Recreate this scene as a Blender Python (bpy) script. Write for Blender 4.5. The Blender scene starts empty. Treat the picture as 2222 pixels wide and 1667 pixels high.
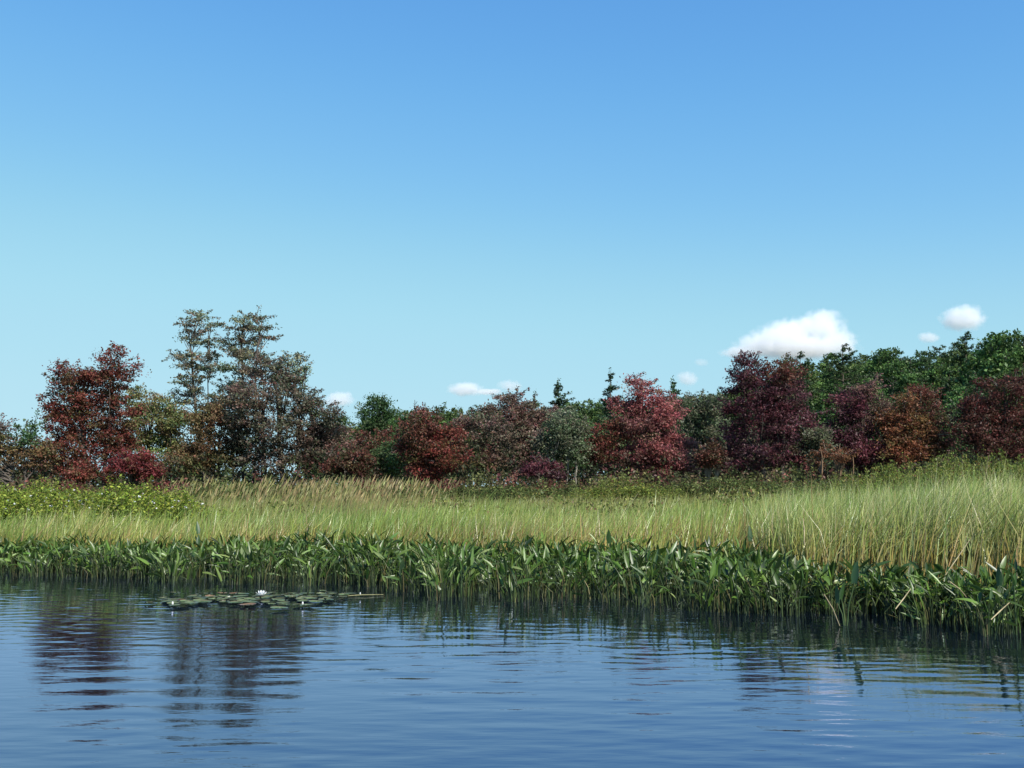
import bpy, math, numpy as np
from mathutils import Vector
R = np.random.default_rng(7)
SC = bpy.context.scene
COL = SC.collection

# ------------------------------------------------------------------ camera, sky, sun, exposure
F = 2222.0                      # focal length in photo pixels
CAMH = 1.2
HZ = 1070.0                     # horizon row in the photo
PITCH = math.atan((HZ - 833.5) / F)
cam = bpy.data.cameras.new('camera'); co = bpy.data.objects.new('camera', cam); COL.objects.link(co)
cam.lens = 36; cam.sensor_width = 36; cam.clip_start = 0.05; cam.clip_end = 40000
co.location = (0, 0, CAMH); co.rotation_euler = (math.pi / 2 + PITCH, 0, 0)
SC.camera = co

SUN_AZ, SUN_EL = math.radians(143), math.radians(44)      # azimuth clockwise from +Y
sdir = Vector((math.sin(SUN_AZ) * math.cos(SUN_EL), math.cos(SUN_AZ) * math.cos(SUN_EL), math.sin(SUN_EL)))
W = bpy.data.worlds.new('World'); SC.world = W; W.use_nodes = True
nt = W.node_tree; bg = nt.nodes['Background']
sky = nt.nodes.new('ShaderNodeTexSky'); sky.sky_type = 'NISHITA'; sky.sun_disc = False
sky.sun_elevation = SUN_EL; sky.sun_rotation = SUN_AZ
sky.altitude = 0; sky.air_density = 1.0; sky.dust_density = 0; sky.ozone_density = 6
EXPO = 0.7
def scl(f):
    m = nt.nodes.new('ShaderNodeVectorMath'); m.operation = 'SCALE'; m.inputs['Scale'].default_value = f; return m
s0, s1 = scl(.1), scl(10); cv = nt.nodes.new('ShaderNodeRGBCurve')      # a camera-like response, the same over the whole sky
for ch, pts in enumerate((((0, 0), (.087, .125), (.128, .207), (.222, .38), (.327, .44), (.60, .50), (1, .56)),
                          ((0, 0), (.167, .366), (.24, .505), (.389, .70), (.52, .745), (.70, .77), (1, .8)),
                          ((0, 0), (.22, .60), (.338, .776), (.451, .855), (.619, .871), (.695, .885), (1, .9)))):
    c_ = cv.mapping.curves[ch]
    for i_, (a_, b_) in enumerate(pts):
        b_ /= 2 ** EXPO
        if i_ == 0: c_.points[0].location = (a_, b_)
        elif i_ == len(pts) - 1: c_.points[-1].location = (a_, b_)
        else: c_.points.new(a_, b_)
cv.mapping.update()
nt.links.new(sky.outputs['Color'], s0.inputs[0]); nt.links.new(s0.outputs[0], cv.inputs['Color']); nt.links.new(cv.outputs[0], s1.inputs[0])
nt.links.new(s1.outputs[0], bg.inputs['Color'])
bg.inputs['Strength'].default_value = 0.10
sl = bpy.data.lights.new('sun', 'SUN'); so = bpy.data.objects.new('sun', sl); COL.objects.link(so)
sl.energy = 4.8; sl.angle = math.radians(0.5); sl.color = (1.0, 0.95, 0.86)
so.rotation_euler = sdir.to_track_quat('Z', 'Y').to_euler(); so.location = (20, -20, 40)
SC.view_settings.view_transform = 'Standard'; SC.view_settings.look = 'None'
SC.view_settings.exposure = EXPO; SC.view_settings.gamma = 1.0
SC.render.engine = 'CYCLES'
cy = SC.cycles
cy.use_denoising = True; cy.max_bounces = 12; cy.diffuse_bounces = 3; cy.glossy_bounces = 3
cy.transmission_bounces = 3; cy.volume_bounces = 7; cy.transparent_max_bounces = 8
cy.use_adaptive_sampling = False; cy.volume_step_rate = 1.0; cy.sample_clamp_indirect = 6

# ------------------------------------------------------------------ helpers
def wpt(px, py, d):
    """photo pixel + distance along +Y -> point in the world"""
    fy, fz = math.cos(PITCH), math.sin(PITCH)
    a, b = px - 1111.0, 833.5 - py
    v = np.array([a, F * fy - b * fz, F * fz + b * fy])
    return v * (d / v[1]) + np.array([0, 0, CAMH])

def px_of(x, y): return 1111 + F * x / y * math.cos(PITCH)      # near enough at the horizon

def tag(o, label=None, cat=None, group=None, kind=None):
    if label: o['label'] = label
    if cat: o['category'] = cat
    if group: o['group'] = group
    if kind: o['kind'] = kind
    return o

def mesh(name, V, Q=None, T=None, col=None, mat=None, smooth=False):
    me = bpy.data.meshes.new(name)
    V = np.asarray(V, dtype=np.float32)
    Q = np.zeros((0, 4), np.int32) if Q is None else np.asarray(Q, np.int32).reshape(-1, 4)
    T = np.zeros((0, 3), np.int32) if T is None else np.asarray(T, np.int32).reshape(-1, 3)
    me.vertices.add(len(V)); me.vertices.foreach_set('co', V.ravel())
    me.loops.add(Q.size + T.size)
    me.loops.foreach_set('vertex_index', np.concatenate([Q.ravel(), T.ravel()]))
    me.polygons.add(len(Q) + len(T))
    st = np.concatenate([np.arange(len(Q)) * 4, Q.size + np.arange(len(T)) * 3]).astype(np.int32)
    me.polygons.foreach_set('loop_start', st)
    if smooth: me.polygons.foreach_set('use_smooth', np.ones(len(st), bool))
    if col is not None:
        c = np.ones((len(V), 4), np.float32); c[:, :3] = col
        me.color_attributes.new('Col', 'FLOAT_COLOR', 'POINT').data.foreach_set('color', c.ravel())
    me.update(calc_edges=True)
    if mat: me.materials.append(mat)
    return me

def obj(name, me, parent=None, loc=(0, 0, 0)):
    o = bpy.data.objects.new(name, me); COL.objects.link(o); o.parent = parent; o.location = loc
    return o

def empty(name, loc=(0, 0, 0), rz=0):
    o = bpy.data.objects.new(name, None); COL.objects.link(o); o.location = loc; o.rotation_euler = (0, 0, rz)
    o.empty_display_size = 0.2
    return o

def dup(root, loc, rz=0, scale=(1, 1, 1), label=None, group=None):
    r = root.copy(); COL.objects.link(r); r.location = loc; r.rotation_euler = (0, 0, rz); r.scale = scale
    if label: r['label'] = label
    if group: r['group'] = group
    for ch in list(root.children):
        c = ch.copy(); COL.objects.link(c); c.parent = r
    return r

class Geo:
    def __init__(s): s.V = []; s.Q = []; s.T = []; s.C = []; s.n = 0
    def add(s, V, Q=None, T=None, C=(0.1, 0.1, 0.1)):
        V = np.asarray(V, float).reshape(-1, 3)
        if Q is not None: s.Q.append(np.asarray(Q).reshape(-1, 4) + s.n)
        if T is not None: s.T.append(np.asarray(T).reshape(-1, 3) + s.n)
        C = np.asarray(C, float)
        s.C.append(np.broadcast_to(C, (len(V), 3)) if C.ndim == 1 else C)
        s.V.append(V); s.n += len(V)
    def mesh(s, name, mat, smooth=False):
        return mesh(name, np.concatenate(s.V), np.concatenate(s.Q) if s.Q else None,
                    np.concatenate(s.T) if s.T else None, np.concatenate(s.C), mat, smooth)

def tube(g, P, rad, n=5, C=(0.1, 0.1, 0.1)):
    P = np.asarray(P, float); k = len(P); rad = np.broadcast_to(rad, (k,))
    t = np.gradient(P, axis=0); t /= np.linalg.norm(t, axis=1, keepdims=True) + 1e-9
    ref = np.array([0, 0, 1.0]) if abs(t[:, 2]).mean() < .8 else np.array([1.0, 0, 0])
    u = np.cross(t, ref); u /= np.linalg.norm(u, axis=1, keepdims=True) + 1e-9
    v = np.cross(t, u)
    a = np.arange(n) * 2 * math.pi / n
    V = P[:, None] + rad[:, None, None] * (np.cos(a)[None, :, None] * u[:, None] + np.sin(a)[None, :, None] * v[:, None])
    i, j = np.meshgrid(np.arange(k - 1), np.arange(n), indexing='ij'); j2 = (j + 1) % n
    Q = np.stack([i * n + j, i * n + j2, (i + 1) * n + j2, (i + 1) * n + j], -1).reshape(-1, 4)
    g.add(V.reshape(-1, 3), Q, C=C)

def unit(v): return v / (np.linalg.norm(v, axis=-1, keepdims=True) + 1e-9)

def leaves(g, P, size, C, up=0.6, aspect=0.55, horiz=0.0):
    """one diamond face, a little cupped, per point"""
    n = len(P)
    N = R.normal(size=(n, 3)); N[:, 2] += up * 1.5 * np.sign(R.uniform(-.15, 1, n)); N = unit(N)
    A = R.normal(size=(n, 3)); A[:, 2] *= (1 - horiz)
    A = unit(A - (A * N).sum(1, keepdims=True) * N); B = np.cross(N, A)
    s = (size * R.uniform(.6, 1.35, n))[:, None] * .5
    V = np.stack([P - A * s, P + B * s * aspect + N * s * .15, P + A * s * 1.1, P - B * s * aspect + N * s * .15], 1).reshape(-1, 3)
    g.add(V, np.arange(n * 4).reshape(-1, 4), C=np.repeat(C, 4, 0))

def palcol(pal, n, jit=.22):
    pal = np.array(pal); w = pal[:, 3] / pal[:, 3].sum()
    c = pal[R.choice(len(pal), n, p=w), :3]
    return c * (1 + R.normal(0, jit, (n, 1))).clip(.35, 1.8) * (1 + R.normal(0, .06, (n, 3)))

# ------------------------------------------------------------------ materials
def newmat(name):
    m = bpy.data.materials.new(name); m.use_nodes = True; n = m.node_tree; n.nodes.clear()
    return m, n, n.nodes.new('ShaderNodeOutputMaterial')

def foliage_mat(name, trans=.3, gloss=0.03, rough=.5, rnd=0.0):
    m, n, out = newmat(name); L = n.links.new
    at = n.nodes.new('ShaderNodeAttribute'); at.attribute_name = 'Col'
    src = at.outputs['Color']
    if rnd:
        oi = n.nodes.new('ShaderNodeObjectInfo'); hs = n.nodes.new('ShaderNodeHueSaturation')
        mr = n.nodes.new('ShaderNodeMapRange'); mr.inputs['To Min'].default_value = 1 - rnd; mr.inputs['To Max'].default_value = 1 + rnd
        mh = n.nodes.new('ShaderNodeMapRange'); mh.inputs['To Min'].default_value = .5 - rnd * .07; mh.inputs['To Max'].default_value = .5 + rnd * .05
        ml = n.nodes.new('ShaderNodeMath'); ml.operation = 'FRACT'; mm = n.nodes.new('ShaderNodeMath'); mm.operation = 'MULTIPLY'; mm.inputs[1].default_value = 7.31
        L(oi.outputs['Random'], mr.inputs['Value']); L(oi.outputs['Random'], mm.inputs[0]); L(mm.outputs[0], ml.inputs[0]); L(ml.outputs[0], mh.inputs['Value'])
        L(mr.outputs[0], hs.inputs['Value']); L(mh.outputs[0], hs.inputs['Hue']); L(src, hs.inputs['Color']); src = hs.outputs['Color']
    d = n.nodes.new('ShaderNodeBsdfDiffuse'); t = n.nodes.new('ShaderNodeBsdfTranslucent'); mx = n.nodes.new('ShaderNodeMixShader')
    mx.inputs[0].default_value = trans
    L(src, d.inputs['Color']); L(src, t.inputs['Color']); L(d.outputs[0], mx.inputs[1]); L(t.outputs[0], mx.inputs[2])
    gl = n.nodes.new('ShaderNodeBsdfGlossy'); gl.inputs['Roughness'].default_value = rough; m2 = n.nodes.new('ShaderNodeMixShader')
    m2.inputs[0].default_value = gloss; L(mx.outputs[0], m2.inputs[1]); L(gl.outputs[0], m2.inputs[2]); L(m2.outputs[0], out.inputs['Surface'])
    return m

def prin_mat(name, c, rough=.7, noise=None, attr=False, spec=.3):
    m, n, out = newmat(name); L = n.links.new
    p = n.nodes.new('ShaderNodeBsdfPrincipled'); p.inputs['Roughness'].default_value = rough
    p.inputs['Specular IOR Level'].default_value = spec
    tc = n.nodes.new('ShaderNodeTexCoord'); nz = n.nodes.new('ShaderNodeTexNoise'); nz.inputs['Scale'].default_value = noise or 4
    nz.inputs['Detail'].default_value = 6; L(tc.outputs['Object'], nz.inputs['Vector'])
    mx = n.nodes.new('ShaderNodeMix'); mx.data_type = 'RGBA'; mx.blend_type = 'MULTIPLY'; mx.inputs['Factor'].default_value = .8
    cr = n.nodes.new('ShaderNodeValToRGB'); cr.color_ramp.elements[0].position = .3; cr.color_ramp.elements[0].color = (.45, .42, .4, 1)
    cr.color_ramp.elements[1].position = .75; cr.color_ramp.elements[1].color = (1.3, 1.25, 1.2, 1); L(nz.outputs['Fac'], cr.inputs[0]); L(cr.outputs[0], mx.inputs['B'])
    if attr:
        at = n.nodes.new('ShaderNodeAttribute'); at.attribute_name = 'Col'; L(at.outputs['Color'], mx.inputs['A'])
    else: mx.inputs['A'].default_value = (*c, 1)
    L(mx.outputs['Result'], p.inputs['Base Color']); L(p.outputs[0], out.inputs['Surface'])
    return m

M_leaf = foliage_mat('autumn_leaf', .38, .015)
M_forest = foliage_mat('forest_leaf', .25, .02, rnd=.3)
M_grass = foliage_mat('marsh_grass_blade', .3, .05, .4)
M_weed = foliage_mat('pickerel_leaf', .3, .04, .4)
M_bark = prin_mat('bark', (.1, .085, .07), .9, 6, attr=True)
M_dead = prin_mat('dead_stalk', (.35, .25, .15), .8, 9, attr=True)

# ------------------------------------------------------------------ terrain and water
def frontd(px): return np.interp(px, [-600, 0, 400, 700, 1000, 1300, 1600, 1900, 2222, 2800], [15.8, 14.9, 14.2, 13.2, 12.0, 11.3, 10.5, 9.7, 9.0, 8.0])
def backd(px): return np.interp(px, [-600, 0, 700, 1000, 1300, 1660, 1740, 2222, 2800], [17.5, 17.2, 17, 16, 15.3, 14.3, 11.4, 10.5, 9.4])
def sstep(a, b, x): t = np.clip((x - a) / (b - a), 0, 1); return t * t * (3 - 2 * t)

def grassd(px): return np.interp(px, [-600, 0, 700, 1000, 1300, 1640, 1740, 2222, 2800], [17.5, 17.2, 17, 16, 15.3, 14.4, 13.3, 12.4, 11.4])

def gz(x, y):
    x = np.asarray(x, float); y = np.asarray(y, float)
    ys = np.maximum(y, .5); px = np.clip(1111 + F * x / ys, -600, 2800)
    f, b = frontd(px), grassd(px)
    z = -.7 + .74 * sstep(f - 1.5, b + .2, y)
    z = z + .3 * sstep(20, 70, y) + 1.5 * sstep(70, 110, y)
    z = z + 13 * sstep(85, 200, y) * sstep(-15, 95, x) + .02 * np.sin(x * 1.3) * np.cos(y * .9) * sstep(b, b + 3, y)
    return z

def grid(xs, ys, zf):
    X, Y = np.meshgrid(xs, ys); Z = zf(X, Y); n = len(xs)
    V = np.stack([X, Y, Z], -1).reshape(-1, 3)
    i, j = np.meshgrid(np.arange(len(ys) - 1), np.arange(n - 1), indexing='ij')
    Q = np.stack([i * n + j, i * n + j + 1, (i + 1) * n + j + 1, (i + 1) * n + j], -1).reshape(-1, 4)
    return V, Q

mg, n, out = newmat('marsh_soil'); L = n.links.new
p = n.nodes.new('ShaderNodeBsdfPrincipled'); p.inputs['Roughness'].default_value = .95; p.inputs['Specular IOR Level'].default_value = .1
tc = n.nodes.new('ShaderNodeTexCoord'); nz = n.nodes.new('ShaderNodeTexNoise'); nz.inputs['Scale'].default_value = .6; nz.inputs['Detail'].default_value = 9
cr = n.nodes.new('ShaderNodeValToRGB'); e = cr.color_ramp.elements
e[0].position = .35; e[0].color = (.035, .04, .018, 1); e[1].position = .7; e[1].color = (.09, .085, .03, 1)
L(tc.outputs['Object'], nz.inputs['Vector']); L(nz.outputs['Fac'], cr.inputs[0]); L(cr.outputs[0], p.inputs['Base Color'])
bp = n.nodes.new('ShaderNodeBump'); bp.inputs['Distance'].default_value = .08; L(nz.outputs['Fac'], bp.inputs['Height']); L(bp.outputs[0], p.inputs['Normal']); L(p.outputs[0], out.inputs['Surface'])
xs = np.concatenate([[-6000, -2500, -1000, -500, -300], np.linspace(-200, -30, 35), np.linspace(-28, 28, 113), np.linspace(30, 200, 35), [300, 500, 1000, 2500, 6000]])
ys = np.concatenate([[-3000, -1000, -300, -60, -10, 2], np.linspace(5, 25, 61), np.linspace(26, 80, 40), np.linspace(84, 260, 45), [300, 500, 1000, 3000, 8000]])
V, Q = grid(xs, ys, gz)
tag(obj('ground', mesh('ground', V, Q, mat=mg, smooth=True)), kind='structure')

# water: real ripples, finer near the reeds
wl, ws = [], []
nw = 90
lam = np.exp(R.uniform(math.log(.085), math.log(.50), nw)); th = R.normal(0, .46, nw) + .08
kx = np.sin(th) * 2 * math.pi / lam; ky = np.cos(th) * 2 * math.pi / lam; ph = R.uniform(0, 6.28, nw)
slope = .0032 * (lam / .3) ** -.1
def wave(X, Y):
    d = Y; fine = sstep(6, 12, d)
    patch = .75 + .35 * np.sin(X * .55 + Y * .8 + 1) * np.sin(Y * 1.1 - X * .21) + .2 * np.sin(X * 1.7 + 2.2 * Y)
    Z = np.zeros_like(X)
    for i in range(nw):
        a = slope[i] * lam[i] / 6.283
        g = (.75 + .75 * fine) * patch if lam[i] < .3 else (.85 - .4 * fine)
        Z += a * g * np.sin(kx[i] * X + ky[i] * Y + ph[i])
    return Z * (1 - sstep(11, 16, np.abs(X))) * (1 - sstep(17, 24, Y)) * sstep(1, 3, Y)
xs = np.concatenate([[-400, -150, -60, -30, -20], np.arange(-16, -9, .14), np.arange(-9, 9, .055), np.arange(9, 16, .14), [20, 30, 60, 150, 400]])
ys = np.concatenate([[-400, -100, -30, -8, -2, 0, 1, 2], np.arange(3.4, 8, .021), np.arange(8, 16, .032), np.arange(16, 24, .2), [26, 30]])
V, Q = grid(xs, ys, wave)
mw, n, out = newmat('pond_water'); L = n.links.new
p = n.nodes.new('ShaderNodeBsdfDiffuse'); p.inputs['Color'].default_value = (.003, .005, .009, 1)
gl = n.nodes.new('ShaderNodeBsdfGlossy'); gl.inputs['Roughness'].default_value = .012; gl.inputs['Color'].default_value = (.70, .76, 1.0, 1)
fr = n.nodes.new('ShaderNodeFresnel'); fr.inputs['IOR'].default_value = 1.45; pw = n.nodes.new('ShaderNodeMath'); pw.operation = 'POWER'; pw.inputs[1].default_value = .66
mxw = n.nodes.new('ShaderNodeMixShader')
tc = n.nodes.new('ShaderNodeTexCoord'); mp = n.nodes.new('ShaderNodeMapping'); mp.inputs['Scale'].default_value = (4.5, 15, 8)
nz = n.nodes.new('ShaderNodeTexNoise'); nz.inputs['Scale'].default_value = 1; nz.inputs['Detail'].default_value = 3
bp = n.nodes.new('ShaderNodeBump'); bp.inputs['Strength'].default_value = 1; bp.inputs['Distance'].default_value = .0014
L(tc.outputs['Object'], mp.inputs[0]); L(mp.outputs[0], nz.inputs['Vector']); L(nz.outputs['Fac'], bp.inputs['Height']); L(bp.outputs[0], gl.inputs['Normal']); L(bp.outputs[0], fr.inputs['Normal'])
L(fr.outputs[0], pw.inputs[0]); L(pw.outputs[0], mxw.inputs[0]); L(p.outputs[0], mxw.inputs[1]); L(gl.outputs[0], mxw.inputs[2]); L(mxw.outputs[0], out.inputs['Surface'])
tag(obj('water', mesh('water', V, Q, mat=mw, smooth=True)), kind='structure')

# ------------------------------------------------------------------ clouds: soft volumes far beyond the hill
def cloud(label, lobes, d, dens=.02):
    """lobes in photo pixels (x, y, rx, ry)"""
    C = np.array([wpt(a, b, d) for a, b, _, _ in lobes]); S = np.array([[c, c * .9, e] for _, _, c, e in lobes]) * d / F
    ctr = C.mean(0); C = C - ctr
    # a closed lumpy hull round all the lobes
    import bmesh
    bm = bmesh.new(); bmesh.ops.create_icosphere(bm, subdivisions=4, radius=1)
    V = np.array([v.co[:] for v in bm.verts]); T = np.array([[v.index for v in f.verts] for f in bm.faces]); bm.free()
    hi = (C + S * 1.35).max(0); lo = (C - S * 1.35).min(0); mid = (hi + lo) / 2; half = (hi - lo) / 2 * 1.22
    V = V * half + mid
    m, n, out = newmat('cloud_vapour'); L = n.links.new
    tc = n.nodes.new('ShaderNodeTexCoord'); best = None
    nz = n.nodes.new('ShaderNodeTexNoise'); nz.inputs['Scale'].default_value = 1 / (20 * d / F); nz.inputs['Detail'].default_value = 7; nz.inputs['Roughness'].default_value = .62
    L(tc.outputs['Object'], nz.inputs['Vector'])
    for c, s in zip(C, S):
        a = n.nodes.new('ShaderNodeVectorMath'); a.operation = 'SUBTRACT'; a.inputs[1].default_value = c; L(tc.outputs['Object'], a.inputs[0])
        b = n.nodes.new('ShaderNodeVectorMath'); b.operation = 'DIVIDE'; b.inputs[1].default_value = s; L(a.outputs[0], b.inputs[0])
        l = n.nodes.new('ShaderNodeVectorMath'); l.operation = 'LENGTH'; L(b.outputs[0], l.inputs[0])
        if best is None: best = l.outputs['Value']
        else:
            q = n.nodes.new('ShaderNodeMath'); q.operation = 'SMOOTH_MIN'; q.inputs[2].default_value = .35; L(best, q.inputs[0]); L(l.outputs['Value'], q.inputs[1]); best = q.outputs[0]
    w = n.nodes.new('ShaderNodeMath'); w.operation = 'MULTIPLY_ADD'; w.inputs[1].default_value = 1.5; L(nz.outputs['Fac'], w.inputs[0]); L(best, w.inputs[2])   # best + 1.5*noise
    r = n.nodes.new('ShaderNodeMapRange'); r.inputs['From Min'].default_value = 1.70; r.inputs['From Max'].default_value = 1.25
    r.inputs['To Min'].default_value = 0; r.inputs['To Max'].default_value = dens; L(w.outputs[0], r.inputs['Value'])
    v = n.nodes.new('ShaderNodeVolumePrincipled'); v.inputs['Color'].default_value = (.975, .97, .98, 1); v.inputs['Anisotropy'].default_value = 0.0
    L(r.outputs[0], v.inputs['Density']); L(v.outputs[0], out.inputs['Volume'])
    o = obj('cloud', mesh('cloud', V, T=T, mat=m), loc=tuple(ctr)); tag(o, label, 'cloud', 'small white clouds low over the trees')
    return o
cloud('largest white cumulus cloud rising behind the purple maple and hill pines', [(1775, 712, 62, 38), (1715, 722, 62, 34), (1650, 752, 62, 22), (1815, 745, 52, 32), (1735, 757, 122, 26), (1690, 742, 88, 34), (1790, 690, 34, 24), (1620, 764, 62, 14)], 4000, .019)
cloud('compact round white cloud above the hill forest beside the largest cloud', [(2087, 692, 50, 32), (2105, 688, 36, 26)], 4000, .02)
cloud('small faint cloud scrap just under the compact round cloud', [(2015, 733, 28, 13)], 4000, .018)
cloud('small white cloud beside the tall dark tree, lowest over the treeline', [(740, 866, 34, 18), (722, 874, 24, 12)], 4000, .022)
cloud('flat thin white cloud over the middle of the far treeline', [(1010, 845, 44, 17), (1060, 850, 40, 8)], 4000, .02)
cloud('faint cloud wisp right above the purple-brown crown with twiggy top', [(1108, 838, 32, 15)], 4000, .012)
cloud('faint wispy cloud between the pink-red maple and the purple maple', [(1492, 822, 28, 18)], 4000, .015)
cloud('tiniest cloud puff up and left of the purple maple top', [(1522, 787, 18, 10)], 4000, .01)

LM = [(100, 'the crimson maple'), (330, 'the olive tree'), (450, 'the left sparse tree'), (540, 'the right sparse tree'), (640, 'the broad dark tree'), (740, 'the grey twiggy tree'), (820, 'the slender green tree'),
      (930, 'the dark crimson maple'), (1020, 'the flat thin cloud'), (1110, 'the twiggy mauve crown'), (1213, 'the wide-branched spruce'), (1300, 'the narrow spruce'), (1390, 'the pink-red maple'), (1450, 'the bluish pine'), (1515, 'the grey-green tree'),
      (1600, 'the purple maple'), (1670, 'the purple maple trunk'), (1740, 'the largest cloud'), (1800, 'the dead brush'), (1870, 'the plum maple'), (1930, 'the mid-hill skyline'), (1990, 'the rust maple'), (2060, 'the round cloud'), (2130, 'the low dark pine'), (2200, 'the red-brown maple')]
def landmark(px): return min(LM, key=lambda t: abs(t[0] - px))[1]
SO = []          # things whose labels are told apart at the end, by their order across the view
ORD = 'first second third fourth fifth sixth seventh eighth ninth tenth eleventh twelfth thirteenth fourteenth fifteenth sixteenth'.split()
def single_out():
    by = {}
    for o, px in SO: by.setdefault(o['label'], []).append((px, o))
    for lb, L_ in by.items():
        L_.sort(key=lambda t: t[0])
        if 1 < len(L_) <= 16:
            for k, (_, o) in enumerate(L_): o['label'] = lb + ', ' + ('leftmost' if k == 0 else 'rightmost' if k == len(L_) - 1 else ORD[k] + ' from left')

# ------------------------------------------------------------------ trees
def limb_pts(a, b, sag, k=4):
    t = np.linspace(0, 1, k)[:, None]; P = a + (b - a) * t
    P[:, 2] += np.sin(t[:, 0] * math.pi) * sag
    P[1:-1] += R.normal(0, .04, (k - 2, 3)) * np.linalg.norm(b - a) * .5
    return P

def build_tree(name, lobes, base, trunks, pal, nleaf, leaf, clump=.42, barkc=(.09, .08, .07), sprays=1.0, flat=.55, nlimb=50, tr=.09, fol=M_leaf, up=.6, fill=.25, lz=(.45, .85)):
    """lobes: centre (3), radii (3), optional palette; base: root point; everything returned relative to base"""
    g = Geo(); w = Geo()
    vol = np.array([l[1][0] * l[1][2] for l in lobes]); vol = vol / vol.sum()
    cl = []
    for (c, r, *pp), v in zip(lobes, vol):
        lt = np.exp(R.normal(0, .16)) * np.array([1 - (gs := R.uniform(-.04, .13) * (nlimb != 14)), 1 + gs, 1 + gs * .3])
        c = np.array(c); r = np.array(r); P = pp[0] if pp else pal
        nl = int(nleaf * v); nc = max(3, int(v * nleaf / 42))
        D = unit(R.normal(size=(nc, 3))); q = R.uniform(fill, 1, nc) ** .6
        # uneven outline: radius swells and dips with direction
        a = R.uniform(0, 6.28, 3)
        bump = 1 + .14 * np.sin(3 * np.arctan2(D[:, 2], D[:, 0]) + a[0]) + .10 * np.sin(7 * np.arctan2(D[:, 2], D[:, 0]) + a[1]) + R.normal(0, .07, nc)
        K = c + D * r * (q * bump)[:, None]
        cc = palcol(P, nc, .16)
        ci = R.integers(0, nc, nl); s = clump * R.uniform(.6, 1.3, nc)
        X = R.normal(size=(nl, 3)) * .55; X[:, 2] *= flat
        leaves(g, K[ci] + X * s[ci][:, None], leaf, (.6 * cc[ci] + .4 * palcol(P, nl, .3)) * lt, up=up)
        # sprays sticking out of the outline
        ns = int(sprays * 3.2 * max(r[0], r[2])) + 1
        for _ in range(ns):
            dd = unit(np.array([R.normal(), R.normal() * .6, abs(R.normal()) * .8 + .05])); st = c + dd * r * .88
            en = st + unit(dd * [1, 1, .5] + R.normal(0, .35, 3) + [0, 0, .25]) * R.uniform(.35, .95) * clump * 2
            t = R.uniform(.1, 1, 26)[:, None]
            leaves(g, st + (en - st) * t + R.normal(0, .13 * clump * 1.6, (26, 3)) * [1, 1, .6], leaf, palcol(P, 26, .25), up=up)
            tube(w, limb_pts(st - dd * r * .35, en, .05, 3), [.022, .016, .008], 3, np.array(barkc) * .5 + .07)
        cl += [(k, c) for k in K]
    base = np.array(base, float)
    tp = []
    for (tx, ty, top, rad) in trunks:
        b = base + [tx, ty, -.15]; top = np.array(top, float); k = 8; t = np.linspace(0, 1, k)[:, None]
        P = b + (top - b) * t; P[1:-1, :2] += np.cumsum(R.normal(0, .035, (k - 2, 2)), 0) * (top[2] - b[2]) * .25
        tube(w, P, rad * (1 - .85 * t[:, 0]) + .012, 7, barkc); tp.append(P)
    idx = R.permutation(len(cl))[:nlimb]
    for i in idx:
        k, c = cl[i]; P = tp[int(np.argmin([abs(Q[:, 0] - k[0]).min() for Q in tp]))]
        z = base[2] + (k[2] - base[2]) * R.uniform(*lz); j = np.interp(z, P[:, 2], np.arange(len(P)))
        a = np.array([np.interp(j, np.arange(len(P)), P[:, q]) for q in range(3)]); ln = np.linalg.norm(k - a)
        tube(w, limb_pts(a, k, .06 * ln, 4), np.linspace(tr * min(1, ln / 3) * .55 + .015, .01, 4), 4, barkc)
    for G in (g, w): G.V = [v - base for v in G.V]
    return g, w

RED = [(.15, .036, .030, 5), (.11, .036, .026, 4), (.075, .045, .022, 3), (.21, .05, .045, 1.8), (.085, .085, .03, 1.6)]
REDBR = [(.12, .042, .033, 5), (.085, .048, .033, 4), (.16, .045, .035, 2), (.07, .075, .03, 2)]
GREY = [(.15, .145, .085, 5), (.19, .16, .11, 3), (.09, .12, .07, 4), (.16, .09, .075, 1.5)]
DARK = [(.085, .078, .055, 5), (.11, .075, .06, 4), (.075, .09, .05, 3), (.13, .065, .055, 2)]
OLIVE = [(.16, .17, .06, 5), (.20, .15, .075, 3), (.10, .15, .055, 3), (.16, .07, .055, 1.2)]
BROWN = [(.13, .085, .042, 5), (.10, .095, .04, 3), (.15, .065, .04, 2)]
PURP = [(.090, .030, .040, 5), (.062, .026, .034, 5), (.125, .036, .045, 2.5), (.07, .06, .03, 1.3)]
PINK = [(.25, .085, .085, 5), (.20, .065, .065, 4), (.14, .055, .05, 2.5), (.15, .12, .065, 1)]
MAUVE = [(.14, .08, .07, 5), (.115, .08, .06, 4), (.09, .085, .05, 3), (.16, .06, .06, 1.5)]
GGREEN = [(.105, .115, .072, 5), (.13, .11, .08, 3), (.075, .10, .045, 3)]
ORANGE = [(.18, .07, .035, 5), (.13, .05, .035, 4), (.20, .10, .04, 2), (.09, .09, .035, 1.5)]
MIDGREEN = [(.07, .115, .042, 5), (.09, .14, .05, 3), (.05, .08, .035, 3)]
DEAD = [(.18, .08, .04, 5), (.12, .06, .035, 3)]

for P_ in (RED, REDBR, GREY, DARK, OLIVE, BROWN, PURP, PINK, MAUVE, GGREEN, ORANGE):
    P_[:] = [(a * 1.22, b * 1.2, c * 1.2, w_) for a, b, c, w_ in P_]

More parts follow.
